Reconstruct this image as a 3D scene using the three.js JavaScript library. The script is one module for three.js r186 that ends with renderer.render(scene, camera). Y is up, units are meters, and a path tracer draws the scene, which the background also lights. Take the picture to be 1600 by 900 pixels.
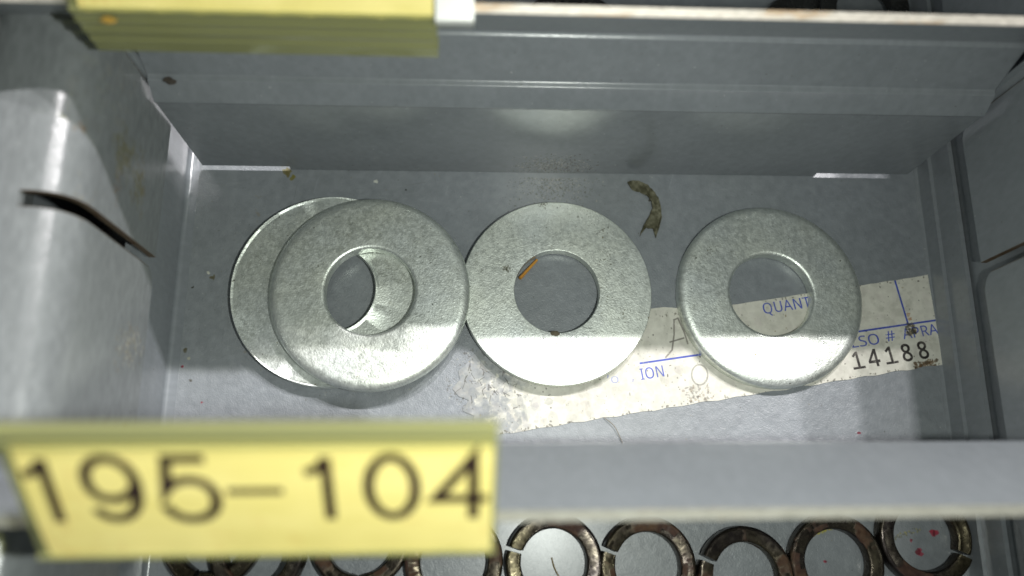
import * as THREE from 'three';
import { mergeGeometries, mergeVertices, toCreasedNormals } from 'three/addons/utils/BufferGeometryUtils.js';
import { RectAreaLightUniformsLib } from 'three/addons/lights/RectAreaLightUniformsLib.js';

// ---------------------------------------------------------------- camera, lights, exposure (lengths below are written in mm, the scene is in metres)
const MM = 0.001;
const scene = new THREE.Scene();
const camera = new THREE.PerspectiveCamera(39.43, 16 / 9, 0.01, 20);
{
  const t = THREE.MathUtils.degToRad(16), p = THREE.MathUtils.degToRad(3.2);
  camera.position.set(0, 145.8 * MM, 0);
  camera.up.set(0, 0, -1);
  const f = new THREE.Vector3(Math.sin(p), -Math.cos(p) * Math.cos(t), -Math.cos(p) * Math.sin(t));
  camera.lookAt(camera.position.clone().add(f));
  camera.rotateZ(THREE.MathUtils.degToRad(-0.65));
  camera.focus = 0.147;
  camera.userData.fStop = 9.5;
}
scene.add(camera);
const renderer = new THREE.WebGLRenderer({ antialias: true });
renderer.toneMapping = THREE.LinearToneMapping;
renderer.toneMappingExposure = 1.12;
renderer.shadowMap.enabled = true;
scene.background = new THREE.Color().setRGB(0.13, 0.142, 0.132);   // dim room round the drawer
RectAreaLightUniformsLib.init();
const LAMP_X = [0.37, 0.80, 1.24], LAMP_Y = 1.75, LAMP_Z = -1.06, LAMP_L = 0.10, LAMP_W = 0.026;
const LAMP_NITS = [2150, 2150, 2150];
const FLASH = new THREE.Vector3(27 * MM, 148 * MM, 3 * MM), FLASH_POWER = 0.032;

// ---------------------------------------------------------------- helpers
function rng(seed) { let a = seed >>> 0; return () => { a = (a + 0x6d2b79f5) | 0; let t = Math.imul(a ^ (a >>> 15), 1 | a); t = (t + Math.imul(t ^ (t >>> 7), 61 | t)) ^ t; return ((t ^ (t >>> 14)) >>> 0) / 4294967296; }; }
const taken = {};
function numbered(n) { const k = (taken[n] = (taken[n] ?? -1) + 1); return k ? `${n}_${String(k).padStart(3, '0')}` : n; }
function tag(o, label, category, group, kind) {
  if (label) o.userData.label = label;
  if (category) o.userData.category = category;
  if (group) o.userData.group = group;
  if (kind) o.userData.kind = kind;
  return o;
}
function mesh(name, geos, mat, parent = scene) {                     // geometries in mm, merged into one named mesh
  let g = Array.isArray(geos) ? mergeGeometries(geos.map((x) => { const y = x.index ? x.toNonIndexed() : x.clone(); for (const k of Object.keys(y.attributes)) if (!['position', 'normal', 'uv'].includes(k)) y.deleteAttribute(k); return y; })) : geos.clone();
  g.scale(MM, MM, MM);
  const m = new THREE.Mesh(g, mat); m.name = parent === scene ? numbered(name) : name; m.castShadow = m.receiveShadow = true;
  parent.add(m); return m;
}
function thing(name, label, category, [x, y, z] = [0, 0, 0], ry = 0, group) {
  const o = new THREE.Group(); o.name = numbered(name); o.position.set(x * MM, y * MM, z * MM); o.rotation.y = ry; scene.add(o);
  return tag(o, label, category, group);
}
function fillet(pts, radii, n = 6) {                                 // round the inner corners of an open polyline
  const out = [pts[0]];
  for (let i = 1; i < pts.length - 1; i++) {
    const r0 = Array.isArray(radii) ? radii[i] : radii, P = new THREE.Vector2(...pts[i]);
    const a = new THREE.Vector2(...pts[i - 1]).sub(P), b = new THREE.Vector2(...pts[i + 1]).sub(P), la = a.length(), lb = b.length(); a.normalize(); b.normalize();
    const ang = Math.acos(THREE.MathUtils.clamp(a.dot(b), -1, 1)), d = Math.min(r0 / Math.tan(ang / 2), la * 0.49, lb * 0.49);
    const A = P.clone().addScaledVector(a, d), B = P.clone().addScaledVector(b, d);
    for (let k = 0; k <= n; k++) { const s = k / n; out.push([(1 - s) * (1 - s) * A.x + 2 * s * (1 - s) * P.x + s * s * B.x, (1 - s) * (1 - s) * A.y + 2 * s * (1 - s) * P.y + s * s * B.y]); }
  }
  out.push(pts[pts.length - 1]);
  return out;
}
// bent sheet metal: the profile is offset by t and swept over the stations ls along x or z; lift(l) moves the first profile point along its first segment
function sheet(pts, t, ls, axis, { caps = [1, 1], lift, startEdge = true, endEdge = true } = {}) {
  const n = pts.length, V = pts.map((p) => new THREE.Vector2(...p)), nor = [];
  for (let i = 0; i < n; i++) {
    const d0 = i ? V[i].clone().sub(V[i - 1]).normalize() : null, d1 = i < n - 1 ? V[i + 1].clone().sub(V[i]).normalize() : null;
    const d = d0 && d1 ? d0.clone().add(d1).normalize() : (d0 ?? d1), k = d0 && d1 ? 1 / Math.max(0.3, d.dot(d0)) : 1;
    nor.push(new THREE.Vector2(-d.y, d.x).multiplyScalar(k * t));
  }
  const arc = [0]; for (let i = 1; i < n; i++) arc.push(arc[i - 1] + V[i].distanceTo(V[i - 1]));
  const pos = [], uv = [];
  const pt = (i, back, l) => {
    const q = V[i].clone();
    if (i === 0 && lift) q.addScaledVector(V[1].clone().sub(V[0]).normalize(), lift(l));
    if (back) q.add(nor[i]);
    return axis === 'x' ? [l, q.y, q.x] : [q.x, q.y, l];
  };
  const quad = (a, b, c, d, ua, ub, uc, ud) => { pos.push(...a, ...b, ...c, ...a, ...c, ...d); uv.push(...ua, ...ub, ...uc, ...ua, ...uc, ...ud); };
  for (let k = 0; k < ls.length - 1; k++) {
    const l0 = ls[k], l1 = ls[k + 1];
    for (let i = 0; i < n - 1; i++) for (const back of [0, 1]) {
      const q = [pt(i, back, l0), pt(i, back, l1), pt(i + 1, back, l1), pt(i + 1, back, l0)], u = [[l0, arc[i]], [l1, arc[i]], [l1, arc[i + 1]], [l0, arc[i + 1]]];
      if (back) quad(q[0], q[3], q[2], q[1], u[0], u[3], u[2], u[1]); else quad(...q, ...u);
    }
    if (startEdge) quad(pt(0, 1, l0), pt(0, 1, l1), pt(0, 0, l1), pt(0, 0, l0), [l0, -t], [l1, -t], [l1, 0], [l0, 0]);
    if (endEdge) quad(pt(n - 1, 0, l0), pt(n - 1, 0, l1), pt(n - 1, 1, l1), pt(n - 1, 1, l0), [l0, arc[n - 1]], [l1, arc[n - 1]], [l1, arc[n - 1] + t], [l0, arc[n - 1] + t]);
  }
  for (const [c, l] of [[caps[0], ls[0]], [caps[1], ls[ls.length - 1]]]) if (c) for (let i = 0; i < n - 1; i++) {
    const q = [pt(i, 0, l), pt(i + 1, 0, l), pt(i + 1, 1, l), pt(i, 1, l)], u = [[l, arc[i]], [l, arc[i + 1]], [l + t, arc[i + 1]], [l + t, arc[i]]];
    if (l === ls[0]) quad(...q, ...u); else quad(q[3], q[2], q[1], q[0], u[3], u[2], u[1], u[0]);
  }
  let vol = 0; for (let i = 0; i < pos.length; i += 9) { const a = new THREE.Vector3(...pos.slice(i, i + 3)), b = new THREE.Vector3(...pos.slice(i + 3, i + 6)), c = new THREE.Vector3(...pos.slice(i + 6, i + 9)); vol += a.dot(b.cross(c)); }
  if (vol < 0) for (let i = 0; i < pos.length / 9; i++) for (const [arr, w] of [[pos, 3], [uv, 2]]) for (let c = 0; c < w; c++) { const x = i * 3 * w; [arr[x + w + c], arr[x + 2 * w + c]] = [arr[x + 2 * w + c], arr[x + w + c]]; }
  const g = new THREE.BufferGeometry();
  g.setAttribute('position', new THREE.Float32BufferAttribute(pos, 3)); g.setAttribute('uv', new THREE.Float32BufferAttribute(uv, 2));
  return toCreasedNormals(g, 0.55);
}
function box(x0, x1, y0, y1, z0, z1) { const g = new THREE.BoxGeometry(x1 - x0, y1 - y0, z1 - z0); g.translate((x0 + x1) / 2, (y0 + y1) / 2, (z0 + z1) / 2); return g; }

// ---------------------------------------------------------------- textures
function lattice(seed, n) { const r = rng(seed), a = new Float32Array(n * n); for (let i = 0; i < a.length; i++) a[i] = r() * 2 - 1; return a; }
function tileNoise(seed, n) {                                         // periodic value noise on an n x n lattice
  const a = lattice(seed, n);
  return (u, v) => {
    let x = (u - Math.floor(u)) * n, y = (v - Math.floor(v)) * n; const i = Math.floor(x), j = Math.floor(y); x -= i; y -= j;
    const s = x * x * (3 - 2 * x), t = y * y * (3 - 2 * y), i0 = i % n, i1 = (i + 1) % n, j0 = (j % n) * n, j1 = ((j + 1) % n) * n;
    return (a[j0 + i0] * (1 - s) + a[j0 + i1] * s) * (1 - t) + (a[j1 + i0] * (1 - s) + a[j1 + i1] * s) * t;
  };
}
function fbm(seed, n, oct) { const f = []; for (let i = 0; i < oct; i++) f.push(tileNoise(seed + i * 17, n << i)); return (u, v) => { let s = 0, k = 0.5; for (const g of f) { s += k * g(u, v); k *= 0.5; } return s; }; }
function finish(t, srgb) { t.wrapS = t.wrapT = THREE.RepeatWrapping; t.magFilter = THREE.LinearFilter; t.minFilter = THREE.LinearMipmapLinearFilter; t.generateMipmaps = true; if (srgb) t.colorSpace = THREE.SRGBColorSpace; t.needsUpdate = true; return t; }
function dataTex(w, h, fn, srgb) {
  const d = new Uint8Array(w * h * 4);
  for (let y = 0; y < h; y++) for (let x = 0; x < w; x++) { const c = fn(x / w, y / h, x, y), k = (y * w + x) * 4; for (let i = 0; i < 3; i++) d[k + i] = Math.max(0, Math.min(255, (Array.isArray(c) ? c[i] : c))); d[k + 3] = 255; }
  return finish(new THREE.DataTexture(d, w, h), srgb);
}
function canvasTex(w, h, draw, grain) {                               // grain(u, v) -> offset of the sRGB values
  const c = document.createElement('canvas'); c.width = w; c.height = h; const g = c.getContext('2d'); draw(g, w, h);
  if (grain) { const im = g.getImageData(0, 0, w, h), d = im.data; for (let y = 0; y < h; y++) for (let x = 0; x < w; x++) { const o = grain(x / w, y / h), k = (y * w + x) * 4; for (let i = 0; i < 3; i++) d[k + i] = Math.max(0, Math.min(255, d[k + i] + (Array.isArray(o) ? o[i] : o))); } g.putImageData(im, 0, 0); }
  return finish(new THREE.CanvasTexture(c), true);
}
function blot(g, r, x, y, size, color, alpha = 1) {                    // small irregular speck
  g.globalAlpha = alpha; g.fillStyle = color; g.beginPath();
  const n = 7, e = 0.6 + r() * 0.8, a0 = r() * 6.28;
  for (let i = 0; i < n; i++) { const a = a0 + (i / n) * 6.283, q = size * (0.55 + 0.7 * r()); g[i ? 'lineTo' : 'moveTo'](x + Math.cos(a) * q * e, y + (Math.sin(a) * q) / e); }
  g.closePath(); g.fill(); g.globalAlpha = 1;
}
const PAINT = [132, 137, 141];                                        // grey enamel
const css = (c, k = 1) => `rgb(${c.map((x) => Math.round(x * k)).join(',')})`;

// drawer floor: 192 x 190 mm from x -82, z -145
const FX = -82, FZ = -145, FW = 192, FH = 190;
const floorMap = (() => {
  const r = rng(11), coarse = fbm(3, 7, 4), fine = fbm(8, 160, 3);
  return canvasTex(2048, 2048, (g, w, h) => {
    const X = (x) => ((x - FX) / FW) * w, Y = (z) => ((z - FZ) / FH) * h, S = w / FW;
    g.fillStyle = css(PAINT); g.fillRect(0, 0, w, h);
    for (let i = 0; i < 700; i++) {                                   // hairline scratches
      const x = FX + r() * FW, z = FZ + r() * FH, a = r() < 0.5 ? (r() - 0.5) * 0.5 : Math.PI / 2 + (r() - 0.5) * 0.7, l = 0.6 + r() * 3.2;
      g.strokeStyle = r() < 0.6 ? '#a3a7aa' : '#6b6e70'; g.globalAlpha = 0.15 + 0.3 * r(); g.lineWidth = 0.7 + r();
      g.beginPath(); g.moveTo(X(x), Y(z)); g.lineTo(X(x + Math.cos(a) * l), Y(z + Math.sin(a) * l)); g.stroke();
    }
    g.globalAlpha = 1;
    for (let i = 0; i < 4200; i++) {                                   // dust and grit
      const x = FX + r() * FW, z = FZ + r() * FH, k = r();
      blot(g, r, X(x), Y(z), (0.04 + 0.13 * r() * r()) * S, k < 0.5 ? '#4b4a45' : k < 0.75 ? '#b9bab4' : k < 0.9 ? '#7d745e' : '#8f8f88', 0.35 + 0.5 * r());
    }
    for (let i = 0; i < 1100; i++) {                                    // grime against the foot of the divider
      const a = r() * 6.28, q = Math.sqrt(-2 * Math.log(1 - 0.98 * r()));
      blot(g, r, X(17 + Math.cos(a) * q * 4.2), Y(-64.5 + Math.abs(Math.sin(a)) * q * 3.2), (0.05 + 0.16 * r() * r()) * S, r() < 0.6 ? '#45423b' : '#a6a59c', 0.35 + 0.45 * r());
    }
    for (let i = 0; i < 150; i++) { const a = r() * 6.28, q = Math.sqrt(r()) * 6; blot(g, r, X(1 + Math.cos(a) * q * 0.8), Y(-24 + Math.sin(a) * q), (0.06 + 0.3 * r() * r()) * S, r() < 0.7 ? '#4a4842' : '#b1b0a6', 0.5); }   // scraps of old glue
    for (const [x, z, s] of [[-51.1, -26.8, 0.28], [-47.1, -20.4, 0.18], [83.6, 3.3, 0.75], [80.3, 6.5, 0.62], [72.2, -14.3, 0.3], [63.1, 8, 0.3], [79.2, 4.6, 0.25]]) { for (let k = 0; k < 4; k++) blot(g, r, X(x + (r() - 0.5) * s * 0.8), Y(z + (r() - 0.5) * s * 0.8), s * S * (0.5 + 0.5 * r()), k < 3 ? '#a3263c' : '#5a1622', 0.7); }
    for (const [x, z, s, c] of [[-17.7, -63.2, 0.55, '#d2d3c8'], [-47.1, -43.4, 0.5, '#5e5a44'], [-48.1, -44.5, 0.3, '#cfcfc0'], [-50.8, -29.8, 0.45, '#55523f'], [-50, -28.2, 0.35, '#a7a596'], [-49.4, -24.3, 0.3, '#45443c'], [-34.8, -64.6, 1.1, '#6b6337'], [-33.9, -63.8, 0.6, '#77702f'], [-50.6, -41.6, 0.35, '#33332f'], [60, -58, 0.4, '#77775f'], [-12, -61.5, 0.25, '#2f2f2c'], [36, -60, 0.3, '#3a382f']]) for (let k = 0; k < 3; k++) blot(g, r, X(x + (r() - 0.5) * s), Y(z + (r() - 0.5) * s), s * S * (0.4 + 0.6 * r()), c, 0.75);
    for (let i = 0; i < 46; i++) { const a = r(); blot(g, r, X(61.6 + a * 4.2 + (r() - 0.5) * 0.4), Y(3.3 - a * 1.4 + (r() - 0.5) * 0.5), 0.3 * S, '#b2a63c', 0.5); }   // yellow crayon-like smear
    for (let i = 0; i < 30; i++) { const a = r(); blot(g, r, X(75.4 + a * 6 + (r() - 0.5) * 0.8), Y(4.2 - a * 1.6 + (r() - 0.5) * 0.7), 0.2 * S, r() < 0.6 ? '#a39b55' : '#54513a', 0.5); }
    for (let i = 0; i < 34; i++) { blot(g, r, X(-40 + (r() - 0.5) * 1.2), Y(-60 + r() * 34), (0.1 + 0.3 * r()) * S, '#7a6b4e', 0.22); }
  }, (u, v) => { const a = coarse(u, v) * 6 + fine(u, v) * 11; return [a, a, a + coarse(v, u) * 3]; });
})();
const peel = (() => { const a = fbm(41, 24, 4), b = tileNoise(5, 200), r = rng(9); return dataTex(512, 512, (u, v) => 128 + a(u, v) * 70 + b(u, v) * 26 + (r() < 0.006 ? 90 : 0)); })();   // paint surface with grit, 24 mm
function rep(t, su, sv) { const c = t.clone(); c.repeat.set(su, sv); c.needsUpdate = true; return c; }
const paintTile = (() => {                                            // 90 mm tile of worn paint
  const r = rng(23), a = fbm(61, 6, 4), b = fbm(77, 120, 2);
  return canvasTex(1024, 1024, (g, w) => {
    g.fillStyle = css(PAINT); g.fillRect(0, 0, w, w);
    for (let i = 0; i < 420; i++) blot(g, r, r() * w, r() * w, 0.5 + 1.6 * r() * r(), r() < 0.5 ? '#5a5a54' : '#b4b5b0', 0.3 + 0.4 * r());
    for (let i = 0; i < 46; i++) { const x = r() * w, y = r() * w; g.globalAlpha = 0.2 * r() + 0.1; g.strokeStyle = r() < 0.5 ? '#abaead' : '#6c6f70'; g.lineWidth = 1; g.beginPath(); g.moveTo(x, y); g.lineTo(x + (r() - 0.3) * 60, y + (r() - 0.5) * 10); g.stroke(); }
    g.globalAlpha = 1;
  }, (u, v) => a(u, v) * 4 + b(u, v * 0.5) * 6);
})();
const paintMap = rep(paintTile, 1 / 90, 1 / 90), paintBump = rep(peel, 1 / 24, 1 / 24);
const paint = new THREE.MeshPhysicalMaterial({ name: 'grey enamel', map: paintMap, bumpMap: paintBump, bumpScale: 0.00003, roughness: 0.24, ior: 1.75, side: THREE.DoubleSide });
const floorPaint = new THREE.MeshPhysicalMaterial({ name: 'grey floor enamel', map: floorMap, bumpMap: rep(peel, FW / 24, FH / 24), bumpScale: 0.00016, roughness: 0.42, ior: 1.55, clearcoat: 0.6, clearcoatRoughness: 0.26, side: THREE.DoubleSide });
// left rail: 190 mm of z from -145, 80 mm of arc
const railMap = (() => {
  const r = rng(31), a = fbm(15, 5, 5), b = fbm(19, 120, 3);
  return canvasTex(2048, 860, (g, w, h) => {
    const X = (z) => ((z + 145) / 190) * w, Y = (s) => h - (s / 80) * h, S = w / 190;
    g.fillStyle = css([124, 128, 129]); g.fillRect(0, 0, w, h);
    for (let i = 0; i < 800; i++) blot(g, r, r() * w, r() * h, 0.6 + 2 * r() * r(), r() < 0.5 ? '#66665f' : '#b3b4ae', 0.25 + 0.35 * r());
    const patch = (z, s, dz, ds, cols, n, sz) => { for (let i = 0; i < n; i++) { const t = r() * 6.28, q = Math.sqrt(-Math.log(1 - 0.97 * r())); blot(g, r, X(z + Math.cos(t) * q * dz), Y(s + Math.sin(t) * q * ds), sz * S * (0.3 + r()), cols[Math.floor(r() * cols.length)], 0.1 + 0.16 * r()); } };
    patch(-53, 15, 2.6, 2.4, ['#6f6a4e', '#77704f', '#6c6c58'], 150, 0.7);
    patch(-51, 9, 3.4, 1.6, ['#6f6c52', '#7a7458'], 120, 0.6);
    patch(-47.5, 15.6, 2.2, 0.8, ['#8a5a3c', '#7d6248'], 42, 0.3);
    patch(-25.5, 5.5, 2.6, 3.2, ['#b6b1a0', '#8d8470', '#c0bcae', '#7f735c'], 200, 0.4);
    patch(-42, 24, 2.2, 2.0, ['#857f6c'], 30, 0.4); patch(-52, 26, 0.6, 0.6, ['#7a5f46'], 12, 0.4);
    patch(-14, 3, 1.4, 1.2, ['#3a3730', '#5a4a36'], 26, 0.4);
    patch(-60, 20, 6, 5, ['#7c7f79', '#83857d'], 120, 0.8);
  }, (u, v) => a(u, v) * 12 + b(u, v) * 12);
})();
const railPaint = new THREE.MeshPhysicalMaterial({ name: 'worn grey enamel', map: (() => { const t = railMap; t.repeat.set(1 / 190, 1 / 80); t.offset.set(145 / 190, 0); return t; })(), bumpMap: paintBump, bumpScale: 0.00005, roughness: 0.24, side: THREE.DoubleSide });
const rustTile = (() => { const a = fbm(91, 5, 5), b = fbm(95, 60, 3); return dataTex(512, 512, (u, v) => { const k = THREE.MathUtils.smoothstep(a(u, v) + 0.25 * b(u, v), 0.1, 0.42), n = b(u, v) * 30; return [THREE.MathUtils.lerp(206, 178, k) + n, THREE.MathUtils.lerp(200, 156, k) + n, THREE.MathUtils.lerp(188, 128, k) + n]; }, true); })();
const rawEdge = new THREE.MeshPhysicalMaterial({ name: 'raw sheared steel with rust', map: rep(rustTile, 1 / 42, 1 / 9), bumpMap: paintBump, bumpScale: 0.0002, metalness: 0.35, roughness: 0.5, side: THREE.DoubleSide });
const dullEdge = new THREE.MeshPhysicalMaterial({ name: 'greyed sheared edge', map: (() => { const a = fbm(97, 5, 5), b = fbm(99, 60, 3), t = dataTex(512, 512, (u, v) => { const k = THREE.MathUtils.smoothstep(a(u, v) + 0.25 * b(u, v), 0.2, 0.5), n = b(u, v) * 26; return [THREE.MathUtils.lerp(158, 152, k) + n, THREE.MathUtils.lerp(157, 134, k) + n, THREE.MathUtils.lerp(146, 108, k) + n]; }, true); t.repeat.set(1 / 60, 1 / 9); return t; })(), bumpMap: paintBump, bumpScale: 0.0002, metalness: 0.2, roughness: 0.4, side: THREE.DoubleSide });
// rear panel: 150 mm from x -55, 42 mm along its profile
const grimyPaint = (() => {
  const r = rng(57), a = fbm(63, 5, 3), b = fbm(79, 150, 2), t = canvasTex(2048, 574, (g, w, h) => {
    const X = (x) => ((x + 55) / 150) * w, Y = (s) => h - (s / 42) * h, S = w / 150;
    g.fillStyle = css(PAINT, 0.98); g.fillRect(0, 0, w, h);
    for (let i = 0; i < 260; i++) { const x = -55 + r() * 150, y = r() * 42, l = 0.5 + 3 * r(); g.globalAlpha = 0.12 + 0.25 * r(); g.strokeStyle = r() < 0.5 ? '#a9acab' : '#666869'; g.lineWidth = 0.8; g.beginPath(); g.moveTo(X(x), Y(y)); g.lineTo(X(x + (r() - 0.3) * l), Y(y + (r() - 0.5) * l * 0.5)); g.stroke(); }
    g.globalAlpha = 1;
    for (let i = 0; i < 380; i++) blot(g, r, X(-55 + r() * 150), Y(r() * 42), (0.05 + 0.14 * r() * r()) * S, r() < 0.5 ? '#55554f' : '#c0c1bb', 0.35 + 0.4 * r());
    for (let i = 0; i < 1300; i++) { const q = Math.sqrt(-2 * Math.log(1 - 0.985 * r())), x = 16.5 + (r() + r() - 1) * 9, y = Math.abs(q * 3.2 - 0.6); blot(g, r, X(x), Y(y), (0.06 + 0.2 * r() * r()) * S, ['#3b382f', '#5c584c', '#b4b3a8', '#a5a49a'][Math.floor(r() * 4)], 0.35 + 0.5 * r()); }
    for (let i = 0; i < 60; i++) { const x = 16.5 + (r() + r() - 1) * 8, y = r() * 5; g.globalAlpha = 0.25; g.strokeStyle = r() < 0.5 ? '#8f8c80' : '#56524a'; g.lineWidth = 1.4; g.beginPath(); g.moveTo(X(x), Y(y)); g.lineTo(X(x + (r() - 0.5) * 0.6), Y(y + 1 + 2.5 * r())); g.stroke(); }
    g.globalAlpha = 1;
  }, (u, v) => a(u * 4, v) * 5 + b(u, v * 0.25) * 7);
  t.repeat.set(1 / 150, 1 / 42); t.offset.set(55 / 150, 0);
  return new THREE.MeshPhysicalMaterial({ name: 'grimy grey enamel', map: t, bumpMap: paintBump, bumpScale: 0.00003, roughness: 0.24, ior: 1.75, side: THREE.DoubleSide });
})();
const cutRust = new THREE.MeshPhysicalMaterial({ name: 'rusty cut edge', map: rep(rustTile, 1 / 12, 1 / 12), color: new THREE.Color().setRGB(0.2, 0.16, 0.12), roughness: 0.8, side: THREE.DoubleSide });

// ---------------------------------------------------------------- the drawer: floor, side rails, dividers
{
  const g = new THREE.BoxGeometry(FW, 1, FH); g.translate(FX + FW / 2, -0.5, FZ + FH / 2);
  const p = g.attributes.position, uv = g.attributes.uv; for (let i = 0; i < p.count; i++) uv.setXY(i, (p.getX(i) - FX) / FW, 1 - (p.getZ(i) - FZ) / FH);
  tag(mesh('drawer_floor', g, floorPaint), 'grey painted sheet metal floor of the parts drawer', null, null, 'structure');
}
const Z0 = -140, Z1 = 42;
function railProfile(s, x0, x1, inner) {                              // s = +1: the open side looks to +x
  const f = fillet([[0, 17.5], [-0.7 * s, 46.2], [-16 * s, 44.6], [-19 * s, 18]], [0, 9, 6, 0], 14);
  return f.map(([x, h]) => [x0 + x, h]);
}
function makeRail(o, x0, s, slots, mat, endX) {
  const f = railProfile(s, x0), t = s > 0 ? 1.1 : -1.1;
  const cut = f.findIndex(([x]) => (x - (x0 - endX * s)) * s <= 0), A = f.slice(0, cut + 1), Bp = f.slice(cut), geos = [];
  const z0 = Z0 + (s > 0 ? 0 : 66), z1 = Z1 + (s > 0 ? 0 : 66); let z = z0; const segs = []; for (const [a, b] of slots) { segs.push([z, a]); z = b; } segs.push([z, z1]);
  segs.forEach(([a, b], i) => {
    const ls = [a]; if (i) for (const d of [0.15, 0.5, 1, 1.7, 2.6]) ls.push(a + d); ls.push(b);
    geos.push(sheet(A, t, ls, 'z', { lift: i ? (l) => 2.2 * Math.max(0, 1 - Math.sqrt(Math.max(0, (l - a) / 2.6))) : undefined, endEdge: false, caps: [i ? 0 : 1, i < segs.length - 1 ? 0 : 1] }));
  });
  let B = sheet(Bp, t, [z0, z1], 'z');
  const cap = mesh('rail_cap', [...geos, (() => { const u = B.attributes.uv, arc0 = A.reduce((q, p, i) => (i ? q + Math.hypot(p[0] - A[i - 1][0], p[1] - A[i - 1][1]) : 0), 0); for (let i = 0; i < u.count; i++) u.setY(i, u.getY(i) + arc0); return B; })()], mat, o);
  // bare, rusted metal where the slots were punched
  segs.forEach(([a, b], i) => { for (const [l, on] of [[a, i], [b, i < segs.length - 1]]) if (on) { const q = l === a ? [a - 0.06, a] : [b, b + 0.06]; mesh('punched_edge', sheet(A.map((p, k) => (k === 0 && l === a ? [p[0], p[1] + 2.2] : p)), t * 0.97, q, 'z'), cutRust, o); } });
  return cap;
}
const SLOTS = [[-73.4, -67.8], [-41.8, -39.4], [-10.4, -4.75]];
{
  const o = thing('slotted_rail', 'grey rounded steel rail along the left side of the drawer with a curved slot', 'rail', [0, 0, 0]);
  makeRail(o, -51, 1, SLOTS, railPaint, 6.8);
  mesh('side_wall', sheet(fillet([[-51.6, 0.02], [-53.6, 0.02], [-53.7, 21]], [0, 1.6, 0], 8), 0.9, [Z0, Z1], 'z'), paint, o);
  mesh('side_wall', sheet([[-68.2, 0.05], [-68.2, 34]], 0.9, [Z0, Z1], 'z'), paint, o);
}
{
  const o = thing('slotted_rail', 'grey steel rail on the right side of the drawer above a dark gap', 'rail', [90, 0, -66], -0.03);
  makeRail(o, -0.2, -1, [[-73.2, -67.8], SLOTS[1], SLOTS[2]].map(([a, b]) => [a + 66, b + 66]), paint, 8.2);
  mesh('floor_lip', sheet(fillet([[0.4, 0.03], [1.2, 0.03], [1.25, 3.9]], [0, 0.3, 0], 3), -0.8, [Z0 + 66, Z1 + 66], 'z'), paint, o);
  mesh('side_wall', sheet([[2.0, 0.1], [2.0, 9.6]], -0.8, [Z0 + 66, Z1 + 66], 'z'), paint, o);
  mesh('inner_wall', sheet([[3.4, 0.1], [3.4, 40]], -0.8, [Z0 + 66, Z1 + 66], 'z'), paint, o);
}
const DIV = [[0, 0.05], [0, 25.5], [0.4, 26.3], [-1.7, 29.8], [-2.6, 30.1], [-5.1, 38.7], [-5.8, 39.2], [2.7, 55.6]];
function makeDivider(label, z, panelMat = paint, edgeMat = rawEdge) {
  const o = thing('drawer_divider', label, 'divider', [0, 0, z], 0, 'bent sheet metal dividers across the drawer');
  const full = fillet(DIV, [0, 0.5, 0.6, 0.35, 0.5, 0.35, 0.5, 0], 5), k = full.findIndex(([, h]) => h > 31), low = full.slice(0, k + 1), up = full.slice(k), t = 1.2;
  
  const notched = low.map((p, i) => (i ? p : [p[0], 1.5])), thin = 0.6;
  mesh('lower_panel', [sheet(notched, thin, [-50.6, -34.2], 'x', { endEdge: false, caps: [1, 0] }), sheet(low, thin, [-34.2, 69.6], 'x', { endEdge: false }), sheet(notched, thin, [69.6, 88.2], 'x', { endEdge: false, caps: [0, 1] })], panelMat, o);
  for (const [a, b] of [[-61, -50.7], [88.3, 114]]) mesh('end_tab', box(a, b, 18.5, 47.5 + (a > 0 ? 4.5 : 0), -3.6, -2.5), paint, o);
  mesh('upper_flange', sheet(up, t, [-68, 116], 'x', { endEdge: false }), paint, o);
  const d = new THREE.Vector2(8.4, 17).normalize(), e = up[up.length - 1];
  mesh('sheared_edge', sheet([[e[0], e[1]], [e[0] + d.x * 0.35, e[1] + d.y * 0.35]], t, [-68, 116], 'x'), edgeMat, o);
  return o;
}
const rear = makeDivider('bent grey divider standing right behind the large washers', -65.5, grimyPaint);
{
  // small bright tab folded over the top edge beside the rear label
  const g = sheet(fillet([[3.6, 53.6], [6.0, 58.0], [1.2, 60.6]], [0, 0.6, 0], 4), 0.6, [-4.1, 0.7], 'x'); mesh('stop_tab', g, new THREE.MeshPhysicalMaterial({ name: 'pale metal tab', color: new THREE.Color().setRGB(0.62, 0.63, 0.6), metalness: 0.3, roughness: 0.35, side: THREE.DoubleSide }), rear);
}
makeDivider('bent grey divider in front of the large washers, behind the split rings', -2.45, paint, dullEdge);
makeDivider('bent grey divider beyond the dark rings at the far end of the drawer', -127.5);

// ---------------------------------------------------------------- label holders with paper inserts
const plastic = new THREE.MeshPhysicalMaterial({ name: 'yellowed clear plastic', color: new THREE.Color().setRGB(0.6, 0.61, 0.3), transmission: 0.7, roughness: 0.12, ior: 1.49, side: THREE.DoubleSide });
const LABEL_W = 43.2, LABEL_H = 14.9;
function labelTex(draw, seed) {
  const a = fbm(seed, 6, 4), b = fbm(seed + 5, 150, 2);
  return canvasTex(1440, 496, (g, w, h) => { const r = rng(seed); g.fillStyle = '#efe08c'; g.fillRect(0, 0, w, h); draw(g, w / LABEL_W); for (let i = 0; i < 150; i++) blot(g, r, r() * w, r() * h, 0.8 + 3 * r() * r(), r() < 0.6 ? '#a8924e' : '#f7eeb4', 0.25 + 0.3 * r()); for (let i = 0; i < 70; i++) blot(g, r, (r() < 0.6 ? 0.12 * r() : r()) * w, r() * h, 6 + 22 * r(), '#c9a860', 0.1); g.globalAlpha = 1; }, (u, v) => { const q = a(u, v) * 10 + b(u, v) * 6; return [q, q, q * 1.4]; });
}
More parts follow.
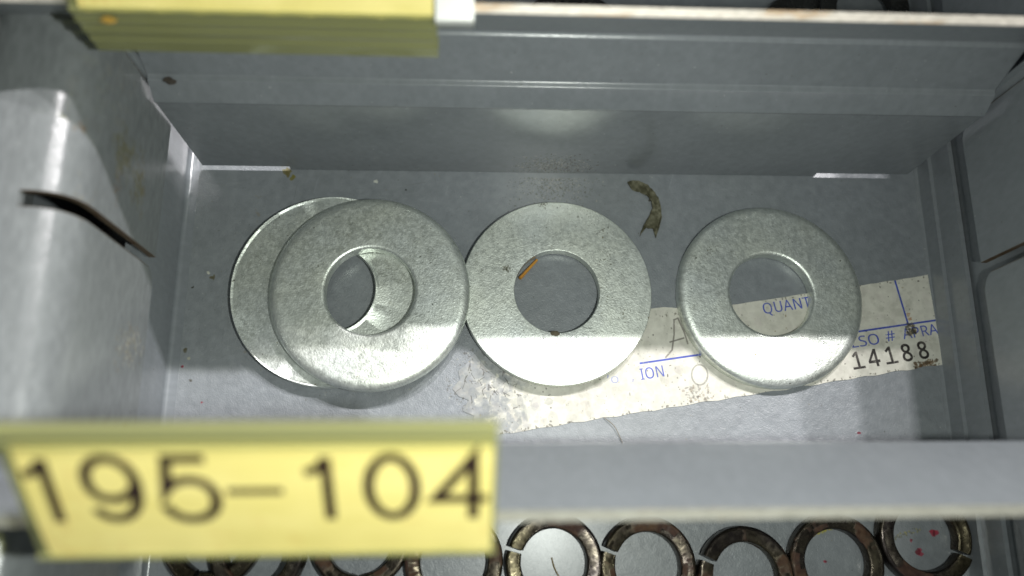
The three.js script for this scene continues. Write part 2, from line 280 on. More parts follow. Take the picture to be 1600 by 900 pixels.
const STROKES = {                                                       // rounded drawn numerals, 5.6 x 8.4 mm
  0: (c) => c.ellipse(2.8, 4.2, 2.2, 3.75, 0, 0, 6.2832),
  1: (c) => { c.moveTo(0.9, 2.2); c.quadraticCurveTo(2.6, 2, 2.9, 0.4); c.lineTo(2.9, 8.3); },
  9: (c) => { c.moveTo(0.7, 6.5); c.bezierCurveTo(1.1, 8.5, 4.9, 8.9, 4.9, 3.6); c.bezierCurveTo(4.9, -0.6, 0.5, -0.5, 0.5, 2.9); c.bezierCurveTo(0.5, 6.3, 4.4, 5.9, 4.8, 3.4); },
  5: (c) => { c.moveTo(4.8, 0.5); c.lineTo(1.3, 0.5); c.lineTo(0.8, 4.2); c.bezierCurveTo(2, 2.4, 5.2, 2.6, 5.2, 5.4); c.bezierCurveTo(5.2, 8.7, 0.9, 8.9, 0.45, 6.2); },
  4: (c) => { c.moveTo(4, 8.4); c.lineTo(4, 0.5); c.lineTo(0.4, 5.7); c.lineTo(5.4, 5.7); },
  '-': (c) => { c.moveTo(0.2, 4.5); c.lineTo(5.4, 4.5); },
};
function digits(g, S, list) {
  for (const [ch, u] of list) { g.save(); g.scale(S, S); g.translate(u - 2.8, 1.35); g.strokeStyle = '#2a1b16'; g.lineWidth = ch === '-' ? 0.78 : 1.05; g.lineJoin = 'miter'; g.beginPath(); STROKES[ch](g); g.stroke(); g.restore(); }
}
const nearTex = labelTex((g, S) => digits(g, S, [['1', 2.2], ['9', 8.1], ['5', 14.8], ['-', 20.9], ['1', 27.6], ['0', 33.7], ['4', 40.2]]), 121);
const farTex = labelTex((g, S) => digits(g, S, [['9', 8.1], ['5', 14.8]]), 131);
function makeHolder(label, [x, y, z], tex) {                          // origin: lower left front corner of the paper
  const o = thing('label_holder', label, 'label holder', [x, y, z]), top = [-10.1, 11], L = [-1.2, LABEL_W + 0.4];
  const back = fillet([[-9.2, -2.6], [-12.0, 11.2], [top[0] - 0.6, 12.4], [top[0] + 0.5, 10.4], [0.2, -0.35], [0.35, -8.6], [-2.6, -8.8]], [0, 0.9, 0.9, 0.3, 0.5, 0.4, 0], 5);
  mesh('cover', sheet(back, -0.55, L, 'x'), plastic, o);
  // moulded ribs along the front skirt
  const ribs = [-1.6, -3.6, -5.9].map((h) => { const c = new THREE.CylinderGeometry(0.42, 0.42, L[1] - L[0], 10); c.rotateZ(Math.PI / 2); c.scale(1, 1, 0.8); c.translate((L[0] + L[1]) / 2, h, 0.2); return c; });
  for (const c of ribs) mesh('rib', c, plastic, o);
  const m = Math.hypot(top[0], top[1]), n = [top[1] / m, -top[0] / m], e = (k, d) => [k * top[0] + n[0] * d, k * top[1] + n[1] * d];
  for (const k of [0.015, 0.985]) { const c = new THREE.CylinderGeometry(0.3, 0.3, L[1] - L[0], 8); c.rotateZ(Math.PI / 2); const q = e(k, 0.25); c.translate((L[0] + L[1]) / 2, q[1], q[0]); mesh('retaining_lip', c, plastic, o); }
  const g = new THREE.BoxGeometry(LABEL_W, 0.16, m, 40, 1, 6), p = g.attributes.position;
  for (let i = 0; i < p.count; i++) { const u = p.getX(i) / LABEL_W + 0.5, k = 0.5 - p.getZ(i) / m, bow = 0.22 * Math.sin(k * Math.PI) + 0.05 * Math.sin(u * 40) * (k < 0.1 ? 1 : 0), q = e(k - 0.006 * Math.sin(u * 61) * (k < 0.05 ? 1 : 0), 0.12 + bow + (p.getY(i) > 0 ? 0.16 : 0)); p.setXYZ(i, u * LABEL_W, q[1], q[0]); g.attributes.uv.setXY(i, u, k); }
  g.computeVertexNormals();
  mesh('paper_insert', g, new THREE.MeshPhysicalMaterial({ name: 'yellow paper', map: tex, roughness: 0.45, side: THREE.DoubleSide }), o);
  return o;
}
makeHolder('yellow label reading 195-104 clipped on the front divider', [-40.7, 59.8, 3.1], nearTex);
makeHolder('yellow label cut off by the top edge, its ridged plastic skirt showing', [-47.6, 57.5, -60.6], farTex);

// ---------------------------------------------------------------- paper tag on the floor
{
  const U0 = -10, UW = 102, V0 = -1, VH = 20, r = rng(71), a = fbm(151, 8, 5), b = fbm(157, 120, 3);
  const tex = canvasTex(2048, 402, (g, w, h) => {
    const S = w / UW, X = (u) => (u - U0) * S, Y = (v) => h - (v - V0) * S;
    g.fillStyle = '#d6d4c8'; g.fillRect(0, 0, w, h);
    for (let i = 0; i < 420; i++) { const u = -9 + 30 * r() * r(), v = r() * 18; blot(g, r, X(u), Y(v), (0.3 + 1.1 * r()) * S, ['#a9a79b', '#bfbcae', '#8f8e84', '#cfccbd'][Math.floor(r() * 4)], 0.16 + 0.2 * r()); }   // worn, dirtied end
    for (let i = 0; i < 1700; i++) { const q = r() * r(), u = -9.5 + 20 * q, v = r() * 18.5; blot(g, r, X(u), Y(v), (0.2 + 0.9 * r()) * S, ['#8b8f91', '#93969a', '#84888a', '#9a9b98'][Math.floor(r() * 4)], (0.95 - 0.75 * q) * (0.4 + 0.6 * r())); }   // paper worn through to the grey floor
    for (let i = 0; i < 700; i++) { const u = -9 + 100 * Math.pow(r(), 1.5), v = r() * 18.5; blot(g, r, X(u), Y(v), (0.05 + 0.2 * r() * r()) * S, r() < 0.75 ? '#55524a' : '#8a7a58', 0.3 + 0.5 * r()); }
    for (let i = 0; i < 60; i++) { const u = -8 + 14 * r(), v = 4 + r() * 12; g.strokeStyle = '#3b3833'; g.globalAlpha = 0.55; g.lineWidth = 1 + 2.4 * r(); g.beginPath(); g.moveTo(X(u), Y(v)); g.lineTo(X(u + r() - 0.5), Y(v + 1.2 * r())); g.lineTo(X(u + 1.4 * (r() - 0.3)), Y(v + 1.6 * r())); g.stroke(); }
    for (let i = 0; i < 200; i++) { const u = -6 + 94 * r(); blot(g, r, X(u), Y((r() < 0.5 ? 0.25 : 17.3) + (r() - 0.5) * 0.5), (0.06 + 0.2 * r()) * S, '#4a463d', 0.5); }   // dirty edges
    g.globalAlpha = 1; g.strokeStyle = '#3d4fae'; g.lineWidth = 0.34 * S;
    const line = (u0, v0, u1, v1) => { g.beginPath(); g.moveTo(X(u0), Y(v0)); g.lineTo(X(u1), Y(v1)); g.stroke(); };
    line(29, 9.0, 90, 8.58); line(82, 17.6, 82, 8.6);
    g.fillStyle = '#4656b4'; g.textBaseline = 'alphabetic'; g.textAlign = 'left';
    const write = (txt, u, v, size, font, width) => { g.font = font.startsWith('bold ') ? `bold ${size * S}px ${font.slice(5)}` : `${size * S}px ${font}`; const k = width ? (width * S) / g.measureText(txt).width : 1; g.save(); g.translate(X(u), Y(v)); g.scale(k, 1); g.fillText(txt, 0, 0); g.restore(); };
    write('QUANT', 54.5, 14.75, 2.95, 'sans-serif', 9.7);
    write('LSO', 69.6, 5.75, 2.8, 'sans-serif', 6.1); write('#', 76.8, 5.95, 2.7, 'sans-serif', 2.1); write('APRA', 80.3, 5.9, 2.8, 'sans-serif', 7.2);
    write('ION', 28.6, 5.9, 2.9, 'sans-serif', 4.8);
    g.globalAlpha = 0.4; write('ʼoɪ ,', 22.4, 6.1, 2.4, 'sans-serif', 5.2); g.globalAlpha = 1;
    g.fillStyle = '#2f2b28'; g.strokeStyle = '#2f2b28'; g.lineWidth = 0.16 * S; for (let i = 0; i < 5; i++) { const ch = '14188'[i], u = 68.9 + i * 3.3; write(ch, u, 1.75, 4.5, 'bold monospace', 2.5); if (ch === '1') g.fillRect(X(u + 0.1), Y(2.1), 2.4 * S, 0.42 * S); }
    g.strokeStyle = '#6d6a63'; g.globalAlpha = 0.75; g.lineWidth = 0.3 * S;                     // pencil marks
    const curve = (pts) => { g.beginPath(); pts.forEach(([u, v], i) => g[i ? 'lineTo' : 'moveTo'](X(u), Y(v))); g.stroke(); };
    curve([[34, 9.3], [35.6, 10.6], [36.6, 13.4], [37.2, 16.2], [38, 16.4], [38.6, 13.6], [38.8, 11.2]]); curve([[35.4, 12.1], [38.4, 12.5]]);
    g.beginPath(); g.ellipse(X(40.6), Y(13), 1.0 * S, 1.3 * S, 0, 0, 6.3); g.stroke(); g.globalAlpha = 0.5; g.beginPath(); g.ellipse(X(39.7), Y(5.2), 1.5 * S, 1.9 * S, 0.3, 0, 6.3); g.stroke(); g.beginPath(); g.ellipse(X(43.4), Y(10.9), 0.9 * S, 0.9 * S, 0, 0, 6.3); g.stroke();
    g.globalAlpha = 1;
    for (let i = 0; i < 70; i++) { const q = r(); blot(g, r, X(82.3 + (r() - 0.5) * 1.8), Y(7.6 + (r() - 0.5) * 2.2), (0.1 + 0.3 * r()) * S, q < 0.6 ? '#3a362e' : '#6a5a3a', 0.5); blot(g, r, X(80.8 + r() * 4.8), Y(1.2 - (r()) * 1.2), (0.1 + 0.3 * r()) * S, q < 0.5 ? '#4a3c2a' : '#6a4f33', 0.5); }
    for (let i = 0; i < 2000; i++) blot(g, r, X(22 + r() * 68), Y(r() * 18), (0.03 + 0.1 * r() * r()) * S, '#d6d3c5', 0.8);   // worn ink
    for (let i = 0; i < 620; i++) blot(g, r, X(14 + 76 * Math.pow(r(), 1.2)), Y(r() * 18), (0.2 + 0.9 * r()) * S, ['#aba99c', '#98968b', '#c3c0b3'][i % 3], 0.14);
    for (let i = 0; i < 26; i++) blot(g, r, X(82.6 + (r() - 0.5) * 0.7), Y(10 + (r() - 0.5) * 1.4), 0.2 * S, '#a2764f', 0.3);
    for (let i = 0; i < 60; i++) blot(g, r, X(36 + r() * 5), Y(0.4 + r() * 3), (0.1 + 0.25 * r()) * S, r() < 0.5 ? '#7b6a55' : '#56504a', 0.35);
  }, (u, v) => { const q = a(u * 2, v * 0.4) * 12 + b(u, v * 0.2) * 14; return [q, q, q]; });
  const out = []; const push = (u, v, j = 0) => out.push([u + (r() - 0.5) * j, v + (r() - 0.5) * j]);
  for (let u = 0; u <= 86; u += 1.2) push(u, 0.12 + 0.1 * Math.sin(u), 0.14);
  push(86.4, 0); push(88.9, 17.7);
  for (let u = 88; u >= 44; u -= 1.4) push(u, 17.55 - (88 - u) * 0.004, 0.12);
  for (const [u, v] of [[40, 18.1], [36, 18.7], [32.4, 18.9], [30.9, 18.2], [30.2, 16.2], [28, 15.6], [24, 15.9], [18, 16.6], [12, 16.2], [8, 17.2], [4, 16], [1.5, 16.6], [-1.4, 15], [-3, 13.4], [-4.6, 12.6], [-4.2, 11], [-6, 9.8], [-5, 8], [-3.4, 7.2], [-4.6, 5.4], [-2.6, 4.2], [-3, 2.4], [-0.8, 1.4]]) push(u, v, 0.5);
  const g = new THREE.ExtrudeGeometry(new THREE.Shape(out.map((p) => new THREE.Vector2(...p))), { depth: 0.11, bevelEnabled: false });
  const p = g.attributes.position, uv = g.attributes.uv; for (let i = 0; i < p.count; i++) uv.setXY(i, (p.getX(i) - U0) / UW, (p.getY(i) - V0) / VH);
  g.rotateX(-Math.PI / 2);
  const m = mesh('paper_tag', g, new THREE.MeshPhysicalMaterial({ name: 'printed paper', map: tex, roughness: 0.55, side: THREE.DoubleSide }));
  m.position.set(4.7 * MM, 0.02 * MM, -14.1 * MM); m.rotation.y = 0.1503;
  tag(m, 'torn white paper tag with blue print and number 14188, stuck on the drawer floor', 'paper tag');
}

// ---------------------------------------------------------------- flat washers
function zincTex(seed, marks = []) {
  const a = fbm(seed, 5, 4), b = fbm(seed + 3, 90, 3), r = rng(seed), c = tileNoise(seed + 8, 300);
  return canvasTex(1024, 1024, (g, w) => {
    g.fillStyle = '#dfe3df'; g.fillRect(0, 0, w, w);
    for (let i = 0; i < 240; i++) blot(g, r, r() * w, r() * w, 0.8 + 4.5 * Math.pow(r(), 5), r() < 0.7 ? '#53524b' : '#857a5c', 0.35 + 0.5 * r());
    for (let k = 0; k < 14; k++) { const t = r() * 6.28, q = (0.24 + 0.2 * r()) * w, x = w / 2 + Math.cos(t) * q, y = w / 2 + Math.sin(t) * q, sp = 14 + 40 * r(); for (let i = 0; i < 34; i++) blot(g, r, x + (r() + r() - 1) * sp, y + (r() + r() - 1) * sp, 0.8 + 2.4 * r() * r(), ['#5f5c50', '#8d8f84', '#7a7768'][k % 3], 0.35); }
    for (let k = 0; k < 3; k++) { const x = r() * w, y = r() * w; for (let i = 0; i < 60; i++) blot(g, r, x + (r() + r() - 1) * 50, y + (r() + r() - 1) * 50, 1 + 2.4 * r(), '#6d6a5c', 0.3); }
    for (let i = 0; i < 90; i++) { const x = r() * w, y = r() * w, t = r() * 6.28, l = 12 + 90 * r() * r(); g.globalAlpha = 0.35; g.strokeStyle = r() < 0.5 ? '#e8e9e0' : '#8b8c84'; g.lineWidth = 1.2; g.beginPath(); g.moveTo(x, y); g.lineTo(x + Math.cos(t) * l, y + Math.sin(t) * l); g.stroke(); }
    for (const [x, z, sz, n, col] of marks) for (let i = 0; i < n; i++) blot(g, r, w / 2 + (x + (r() + r() - 1) * sz) * (w / 38), w / 2 - (z + (r() + r() - 1) * sz) * (w / 38), (0.06 + 0.16 * r() * r()) * (w / 38), col, 0.5);
    g.globalAlpha = 1;
  }, (u, v) => { const m = a(u, v), n = b(u, v) * 13 + c(u, v) * 10; return [n + m * 5, n + m * 4 + 1, n - m * 2 - 2]; });
}
const zincRough = (() => { const a = fbm(201, 70, 3), b = fbm(205, 5, 3); return dataTex(512, 512, (u, v) => 112 + a(u, v) * 40 + b(u, v) * 14); })();
const zincBump = (() => { const a = fbm(211, 170, 2), b = fbm(215, 20, 3); return dataTex(1024, 1024, (u, v) => 128 + a(u, v) * 150 + b(u, v) * 30); })();
const MARKS = [[-2.4, -15.8, 1.1, 60, '#8a8b80'], [-2.2, -15.6, 0.6, 24, '#6a695f'], [-9.3, -2.6, 0.9, 60, '#5c594c'], [9.2, -10, 2.2, 26, '#5c5a50'], [9.6, -4.5, 2.6, 40, '#57554a'], [8.4, 2.8, 2.4, 36, '#5a574b'], [12.4, 6, 2.4, 24, '#6a675b'], [-1.5, 13, 0.5, 20, '#8c8d86'], [5, -13, 4, 26, '#55534a']];
const zinc = [301, 317, 333, 349].map((s, i) => new THREE.MeshPhysicalMaterial({ name: 'zinc plated steel', map: zincTex(s, i === 1 ? MARKS : []), metalness: 0.85, roughness: 1, roughnessMap: zincRough, bumpMap: zincBump, bumpScale: 0.000028, side: THREE.DoubleSide }));
function washerGeo(R, r, T, topOut, topIn, botOut, botIn) {           // lathe profile with its own edge radii
  const pts = [], arc = (cx, cy, rad, a0, a1) => { const n = 8; for (let i = 0; i <= n; i++) { const t = a0 + ((a1 - a0) * i) / n; pts.push(new THREE.Vector2(cx + rad[0] * Math.cos(t), cy + rad[1] * Math.sin(t))); } };
  const P = Math.PI;
  arc(r + botIn[0], botIn[1], botIn, P, 1.5 * P); arc(R - botOut[0], botOut[1], botOut, 1.5 * P, 2 * P); arc(R - topOut[0], T - topOut[1], topOut, 0, P / 2);
  for (let i = 1; i < 4; i++) pts.push(new THREE.Vector2(THREE.MathUtils.lerp(R - topOut[0], r + topIn[0], i / 4), T));
  arc(r + topIn[0], T - topIn[1], topIn, P / 2, P); pts.push(pts[0].clone());
  let g = new THREE.LatheGeometry(pts, 128); g.deleteAttribute('normal');
  const p = g.attributes.position, uv = g.attributes.uv; for (let i = 0; i < p.count; i++) uv.setXY(i, 0.5 + p.getX(i) / 38, 0.5 + p.getZ(i) / 38 + p.getY(i) / 60);
  return toCreasedNormals(g, 0.5);
}
const domed = washerGeo(17.75, 7.95, 2.6, [1.7, 1.05], [0.7, 0.5], [0.15, 0.15], [0.15, 0.15]);
const sharp = washerGeo(17.75, 7.95, 2.6, [0.16, 0.16], [0.14, 0.14], [1.2, 0.9], [0.8, 0.6]);
const burred = (() => { const pts = [[8.1, 0.2], [8.3, 0], [17.2, 0], [17.7, 0.6], [17.78, 2.5], [17.66, 2.78], [17.42, 2.72], [17.2, 2.56], [13, 2.52], [8.6, 2.54], [8.25, 2.72], [8.02, 2.74], [7.9, 2.5], [7.95, 0.8], [8.1, 0.2]].map((p) => new THREE.Vector2(...p)); const g = new THREE.LatheGeometry(pts, 128); g.deleteAttribute('normal'); const p = g.attributes.position, uv = g.attributes.uv, k = fbm(77, 14, 2); for (let i = 0; i < p.count; i++) { const x = p.getX(i), y = p.getY(i), z = p.getZ(i); uv.setXY(i, 0.5 + x / 38, 0.5 + z / 38 + y / 60); if (y > 2.6) p.setY(i, y + 0.16 * k(0.5 + x / 40, 0.5 + z / 40)); } return toCreasedNormals(g, 0.5); })();
function washer(label, geo, mat, x, y, z, turn, k = 1, tilt = 0) { const m = mesh('flat_washer', geo, mat); m.position.set(x * MM, y * MM, z * MM); m.rotation.set(tilt, turn, 0); m.scale.set(k, 1, k); return tag(m, label, 'washer'); }
washer('bottom washer of the stacked pair, mostly covered, with a sharp bright rim', burred, zinc[3], -24.9, 0.02, -40.7, 2.2, 1.02);
washer('top washer of the stacked pair, lying over another washer on the left', domed, zinc[0], -17.5, 2.75, -39.7, 0.4, 1.015);
washer('middle washer with an orange splinter inside its hole', sharp, zinc[1], 16.7, 0.14, -40.5, 0);
washer('washer lying on the paper tag with print seen through its hole', domed, zinc[2], 57.4, 0.14, -40.1, 4.0);

// ---------------------------------------------------------------- split ring lock washers
const ringTex = (() => {
  const a = fbm(401, 8, 4), b = fbm(405, 60, 3), c = fbm(409, 6, 3);
  return dataTex(1024, 256, (u, v) => { const k = THREE.MathUtils.smoothstep(a(u, v * 0.25) + 0.3 * b(u, v * 0.25), 0.05, 0.3), n = b(v, u) * 26, m = c(u, v) * 14; return [THREE.MathUtils.lerp(68, 80, k) + n + m, THREE.MathUtils.lerp(62, 57, k) + n + m, THREE.MathUtils.lerp(55, 45, k) + n * 0.8]; }, true);
})();
const ringRough = (() => { const a = fbm(401, 8, 4), b = fbm(405, 60, 3); return dataTex(1024, 256, (u, v) => { const k = THREE.MathUtils.smoothstep(a(u, v * 0.25) + 0.3 * b(u, v * 0.25), 0.05, 0.3); return THREE.MathUtils.lerp(80, 200, k) + b(u, v) * 60; }); })();
const ringMetal = (() => { const a = fbm(401, 8, 4), b = fbm(405, 60, 3); return dataTex(1024, 256, (u, v) => { const k = THREE.MathUtils.smoothstep(a(u, v * 0.25) + 0.3 * b(u, v * 0.25), 0.05, 0.3); return THREE.MathUtils.lerp(215, 30, k); }); })();
const steel = [0, 0.37, 0.71].map((o) => { const s = (t) => { const c = t.clone(); c.offset.set(o, o * 0.7); c.needsUpdate = true; return c; }; return new THREE.MeshPhysicalMaterial({ name: 'dark oiled steel with rust', map: s(ringTex), roughnessMap: s(ringRough), metalnessMap: s(ringMetal), metalness: 1, roughness: 1, bumpMap: s(ringRough), bumpScale: 0.00008, side: THREE.DoubleSide }); });
const blackSteel = new THREE.MeshPhysicalMaterial({ name: 'black oiled steel', color: new THREE.Color().setRGB(0.035, 0.036, 0.034), roughnessMap: ringRough, metalness: 0.4, roughness: 0.8, bumpMap: ringRough, bumpScale: 0.0001, side: THREE.DoubleSide });
function splitRingGeo(R, r, T, gap, rise) {                            // trapezoid wire swept along a short helix
  const sec = fillet([[(R + r) / 2, 0], [R, 0.05], [R - 0.12, T], [r + 0.15, T * 0.9], [r, 0.06], [(R + r) / 2, 0]], [0, 0.45, 0.7, 0.5, 0.4, 0], 5).map(([x, y]) => [x, y]); sec.pop();
  const N = 96, M = sec.length, pos = [], uv = [], at = (i, j) => { const t = i / N, a = gap / 2 + t * (2 * Math.PI - gap), [x, y] = sec[j % M], e = Math.max(0, 1 - Math.min(t, 1 - t) / 0.02) * 0.06, lift = rise * (t < 0.5 ? Math.max(0, 1 - t * 3) ** 2 : 0); const q = x + ((R + r) / 2 - x) * e; return [q * Math.cos(a), y + lift, q * Math.sin(a)]; };
  const tri = (a, b, c, ua, ub, uc) => { pos.push(...a, ...b, ...c); uv.push(...ua, ...ub, ...uc); };
  for (let i = 0; i < N; i++) for (let j = 0; j < M; j++) { const q = [at(i, j), at(i + 1, j), at(i + 1, j + 1), at(i, j + 1)], u = [[i / N, j / M], [(i + 1) / N, j / M], [(i + 1) / N, (j + 1) / M], [i / N, (j + 1) / M]]; tri(q[0], q[2], q[1], u[0], u[2], u[1]); tri(q[0], q[3], q[2], u[0], u[3], u[2]); }
  for (const i of [0, N]) for (let j = 1; j < M - 1; j++) { const q = [at(i, 0), at(i, j), at(i, j + 1)]; if (i) tri(q[0], q[2], q[1], [1, 0], [1, 0.1], [1, 0.2]); else tri(...q, [0, 0], [0, 0.1], [0, 0.2]); }
  const g = new THREE.BufferGeometry(); g.setAttribute('position', new THREE.Float32BufferAttribute(pos, 3)); g.setAttribute('uv', new THREE.Float32BufferAttribute(uv, 2));
  return toCreasedNormals(g, 0.6);
}
const ringGeo = splitRingGeo(8.4, 5.55, 2.6, 0.10, 0.9);
function ring(label, x, z, split, k, y = 0.03, tilt = 0, geo = ringGeo, mat) { const m = mesh('lock_washer', geo, mat ?? steel[k]); m.position.set(x * MM, y * MM, z * MM); const w = mat ? 0 : (rr() - 0.5) * 0.05; m.rotation.set(w, -split, tilt + (mat ? 0 : (rr() - 0.5) * 0.05), 'ZYX'); if (!mat) m.position.y += 0.2 * MM; return tag(m, label, 'lock washer', mat ? null : 'split ring lock washers in the front compartment'); }
const PI = Math.PI;
const FLAKE = [[31.59, -63.46], [32.76, -63.89], [34.04, -63.77], [35.52, -62.83], [36.47, -61.75], [37.4, -60.27], [37.8, -58.52], [37.92, -56.38], [37.29, -54.38], [36.52, -51.99], [36.13, -53.84], [34.76, -54.09], [33.4, -52.36], [34.28, -54.48], [35.24, -55.95], [36.26, -58.1], [36.09, -59.58], [35.27, -60.79], [33.92, -61.72], [32.91, -61.84], [32.18, -62.51]];
const rr = rng(61);
ring('leftmost split ring, partly under another ring below the yellow label', -42.3, 2.4, PI * 0.6, 0);
ring('rusty split ring resting on the leftmost ring below the yellow label', -34.2, 4.4, PI * 1.5, 1, 1.75, 0.19);
ring('split ring below the dash of the yellow label, third from the left', -17.9, 3.2, PI * 0.5, 2);
ring('rusty split ring below the right end of the yellow label', -2.0, 6.9, PI * 1.16, 1);
ring('bright split ring just right of the yellow label, over the glaring floor', 15.0, 7.4, PI * 1.1, 0);
ring('split ring with an open gap on its left, below the middle of the front divider', 31.1, 8.2, PI * 1.12, 2);
ring('lowest lying brown split ring, its whole top arc clear of the divider', 47.9, 10.1, PI * 1.13, 1);
ring('split ring around a yellow smear on the drawer floor', 64.2, 8.1, PI * 0.45, 2);
ring('rusty split ring at the right end, around red paint spots', 80.6, 4.0, PI * 0.14, 0);
{
  const big = splitRingGeo(11.5, 7.2, 3, 0.06, 0.4), mid = splitRingGeo(9.2, 5.4, 3, 0.06, 0.4);
  ring('black ring in the rear compartment at top centre', 21.2, -94.2, PI * 0.5, 0, 0.03, 0, big, blackSteel);
  ring('black ring in the rear compartment, second from the right', 70.2, -97.2, PI * 0.45, 0, 0.03, 0, mid, blackSteel);
  ring('black ring in the rear compartment nearest the right rail', 82.6, -101.5, PI * 0.4, 0, 2.9, 0.12, mid, blackSteel);
}

// ---------------------------------------------------------------- loose scraps
{
  const pos = FLAKE, r = rng(5), jag = [];
  pos.forEach(([x, z], i) => { const [x2, z2] = pos[(i + 1) % pos.length]; for (const t of [0, 0.35, 0.7]) jag.push(new THREE.Vector2(x + (x2 - x) * t + (r() - 0.5) * 0.16, -(z + (z2 - z) * t) + (r() - 0.5) * 0.16)); });
  const g = new THREE.ExtrudeGeometry(new THREE.Shape(jag), { depth: 0.22, bevelEnabled: true, bevelThickness: 0.05, bevelSize: 0.06, bevelSegments: 2 });
  { const q = g.attributes.position, uv = g.attributes.uv, k = fbm(505, 5, 3); for (let i = 0; i < q.count; i++) { const x = q.getX(i), y = q.getY(i); uv.setXY(i, x * 0.12, y * 0.12); q.setZ(i, q.getZ(i) + 0.35 + 0.9 * k(x * 0.06, y * 0.06) + 0.25 * Math.sin(y * 1.4)); } g.rotateX(-Math.PI / 2); g.computeVertexNormals(); }
  const a = fbm(501, 12, 3);
  tag(mesh('dry_flake', g, new THREE.MeshPhysicalMaterial({ name: 'dried glue flake', map: dataTex(128, 128, (u, v) => { const n = a(u, v) * 60; return [92 + n, 90 + n, 70 + n]; }, true), roughness: 0.8, side: THREE.DoubleSide })), 'torn brown olive flake lying behind the middle washer', 'flake');
  const s = new THREE.CylinderGeometry(0.42, 0.3, 5.2, 7, 6), q = s.attributes.position; const rr = rng(8); for (let i = 0; i < q.count; i++) q.setXYZ(i, q.getX(i) * (0.8 + 0.3 * rr()), q.getY(i), q.getZ(i) * 0.8);
  s.computeVertexNormals(); s.rotateZ(PI / 2 - 0.12);
  const m = mesh('wood_splinter', s, new THREE.MeshPhysicalMaterial({ name: 'orange wood', map: dataTex(64, 64, (u, v) => { const n = a(u * 3, v * 0.3) * 60; return [196 + n, 138 + n, 52 + n * 0.5]; }, true), roughness: 0.6 }));
  m.position.set(11.6 * MM, 0.95 * MM, -45.3 * MM); m.rotation.y = 0.86; tag(m, 'thin orange splinter inside the hole of the middle washer', 'splinter');
  const fibre = (pts, rad, col, label, cat, name) => tag(mesh(name, new THREE.TubeGeometry(new THREE.CatmullRomCurve3(pts.map((p) => new THREE.Vector3(...p))), 24, rad, 6), new THREE.MeshPhysicalMaterial({ name: 'fibre', color: new THREE.Color().setRGB(...col), roughness: 0.7 })), label, cat);
  fibre([[24.9, 0.25, -17.4], [26.6, 0.5, -15.9], [27.7, 0.3, -13.8], [28.5, 0.15, -11.6]], 0.06, [0.25, 0.22, 0.16], 'fine pale hair beside the lower edge of the paper tag', 'hair', 'hair_strand');
  fibre([[14.8, 0.2, 6.6], [15.2, 0.35, 8.2], [16.4, 0.25, 10.6]], 0.14, [0.3, 0.24, 0.14], 'thin straw bit inside the bright split ring on the glaring floor', 'straw', 'straw_bit');
  const crumb = (x, y, z, s, col, label) => { const g2 = new THREE.IcosahedronGeometry(1, 2), p2 = g2.attributes.position, k = fbm(Math.round(x * 7 + 900), 4, 2); for (let i = 0; i < p2.count; i++) { const f = 1 + 0.7 * k(p2.getX(i) * 0.4 + p2.getZ(i) * 0.3 + 0.5, p2.getY(i) * 0.4 + 0.5); p2.setXYZ(i, p2.getX(i) * f * s[0], p2.getY(i) * f * s[1], p2.getZ(i) * f * s[2]); } g2.computeVertexNormals(); const c2 = mesh('dirt_crumb', g2, new THREE.MeshPhysicalMaterial({ name: 'dirt', color: new THREE.Color().setRGB(...col), roughness: 0.9 })); c2.position.set(x * MM, y * MM, z * MM); return tag(c2, label, 'dirt'); };
  crumb(16.1, 2.75, -32.4, [0.75, 0.3, 0.45], [0.14, 0.12, 0.08], 'small brown crumb on the lower rim of the middle washer hole');
  crumb(-44.6, 56.4, -60.0, [0.8, 0.5, 0.35], [0.55, 0.33, 0.06], 'orange rust crumb on the rear label holder near its left end');
  crumb(-47.0, 30.2, -66.9, [0.9, 0.45, 0.5], [0.06, 0.05, 0.04], 'dark dirt lump on the rear divider ledge beside the left rail');
}

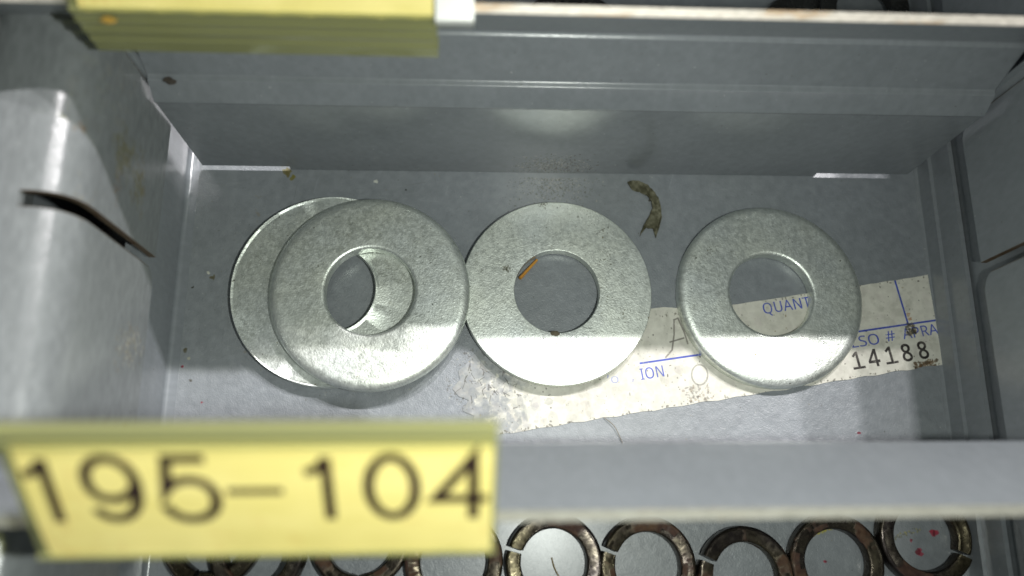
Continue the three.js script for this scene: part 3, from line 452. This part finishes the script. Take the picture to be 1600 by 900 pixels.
// ---------------------------------------------------------------- lights: a row of three ceiling tubes behind, and the small lamp beside the lens
LAMP_X.forEach((x, i) => {
  const o = thing('tube_lamp', ['tube lamp nearest the drawer, first of the row overhead', 'tube lamp in the middle of the row overhead', 'tube lamp farthest right in the row overhead'][i], 'lamp', [x * 1000, LAMP_Y * 1000, LAMP_Z * 1000], 0, 'tube lamps overhead');
  o.lookAt(0, 0, -0.03);
  mesh('lamp_housing', box(-LAMP_L * 520, LAMP_L * 520, -18, 18, -30, -5), new THREE.MeshStandardMaterial({ name: 'white lamp housing', color: new THREE.Color().setRGB(0.7, 0.7, 0.7), roughness: 0.5 }), o);
  mesh('lamp_tube', box(-LAMP_L * 500, LAMP_L * 500, -13, 13, -4, -1), new THREE.MeshStandardMaterial({ name: 'glowing tube', color: 0xffffff, emissive: new THREE.Color(1, 1, 0.97), emissiveIntensity: 8 }), o);
  const l = new THREE.RectAreaLight(new THREE.Color(1, 0.965, 0.97), LAMP_NITS[i], LAMP_L, LAMP_W); l.position.set(x, LAMP_Y, LAMP_Z); l.lookAt(0, 0, -0.03); scene.add(l);
});
{
  const o = thing('pocket_lamp', 'small round lamp held above the front edge of the drawer', 'lamp', [FLASH.x / MM, FLASH.y / MM + 3.5, FLASH.z / MM]);
  const c = new THREE.CylinderGeometry(2.4, 2.4, 0.6, 24); mesh('lamp_lens', c, new THREE.MeshStandardMaterial({ name: 'glowing lens', color: 0xffffff, emissive: new THREE.Color(1, 1, 0.95), emissiveIntensity: 8 }), o);
  const h = new THREE.CylinderGeometry(3, 3, 2, 24); h.translate(0, 1.4, 0); mesh('lamp_body', h, new THREE.MeshStandardMaterial({ name: 'black lamp body', color: 0x151515, roughness: 0.5 }), o);
  const l = new THREE.SpotLight(new THREE.Color(0.95, 1, 0.93), FLASH_POWER, 0, THREE.MathUtils.degToRad(74), 1, 2); l.position.copy(FLASH); l.target.position.set(-0.035, 0, -0.03); scene.add(l.target); l.castShadow = true; l.shadow.radius = 0.12; scene.add(l);
}
renderer.render(scene, camera);
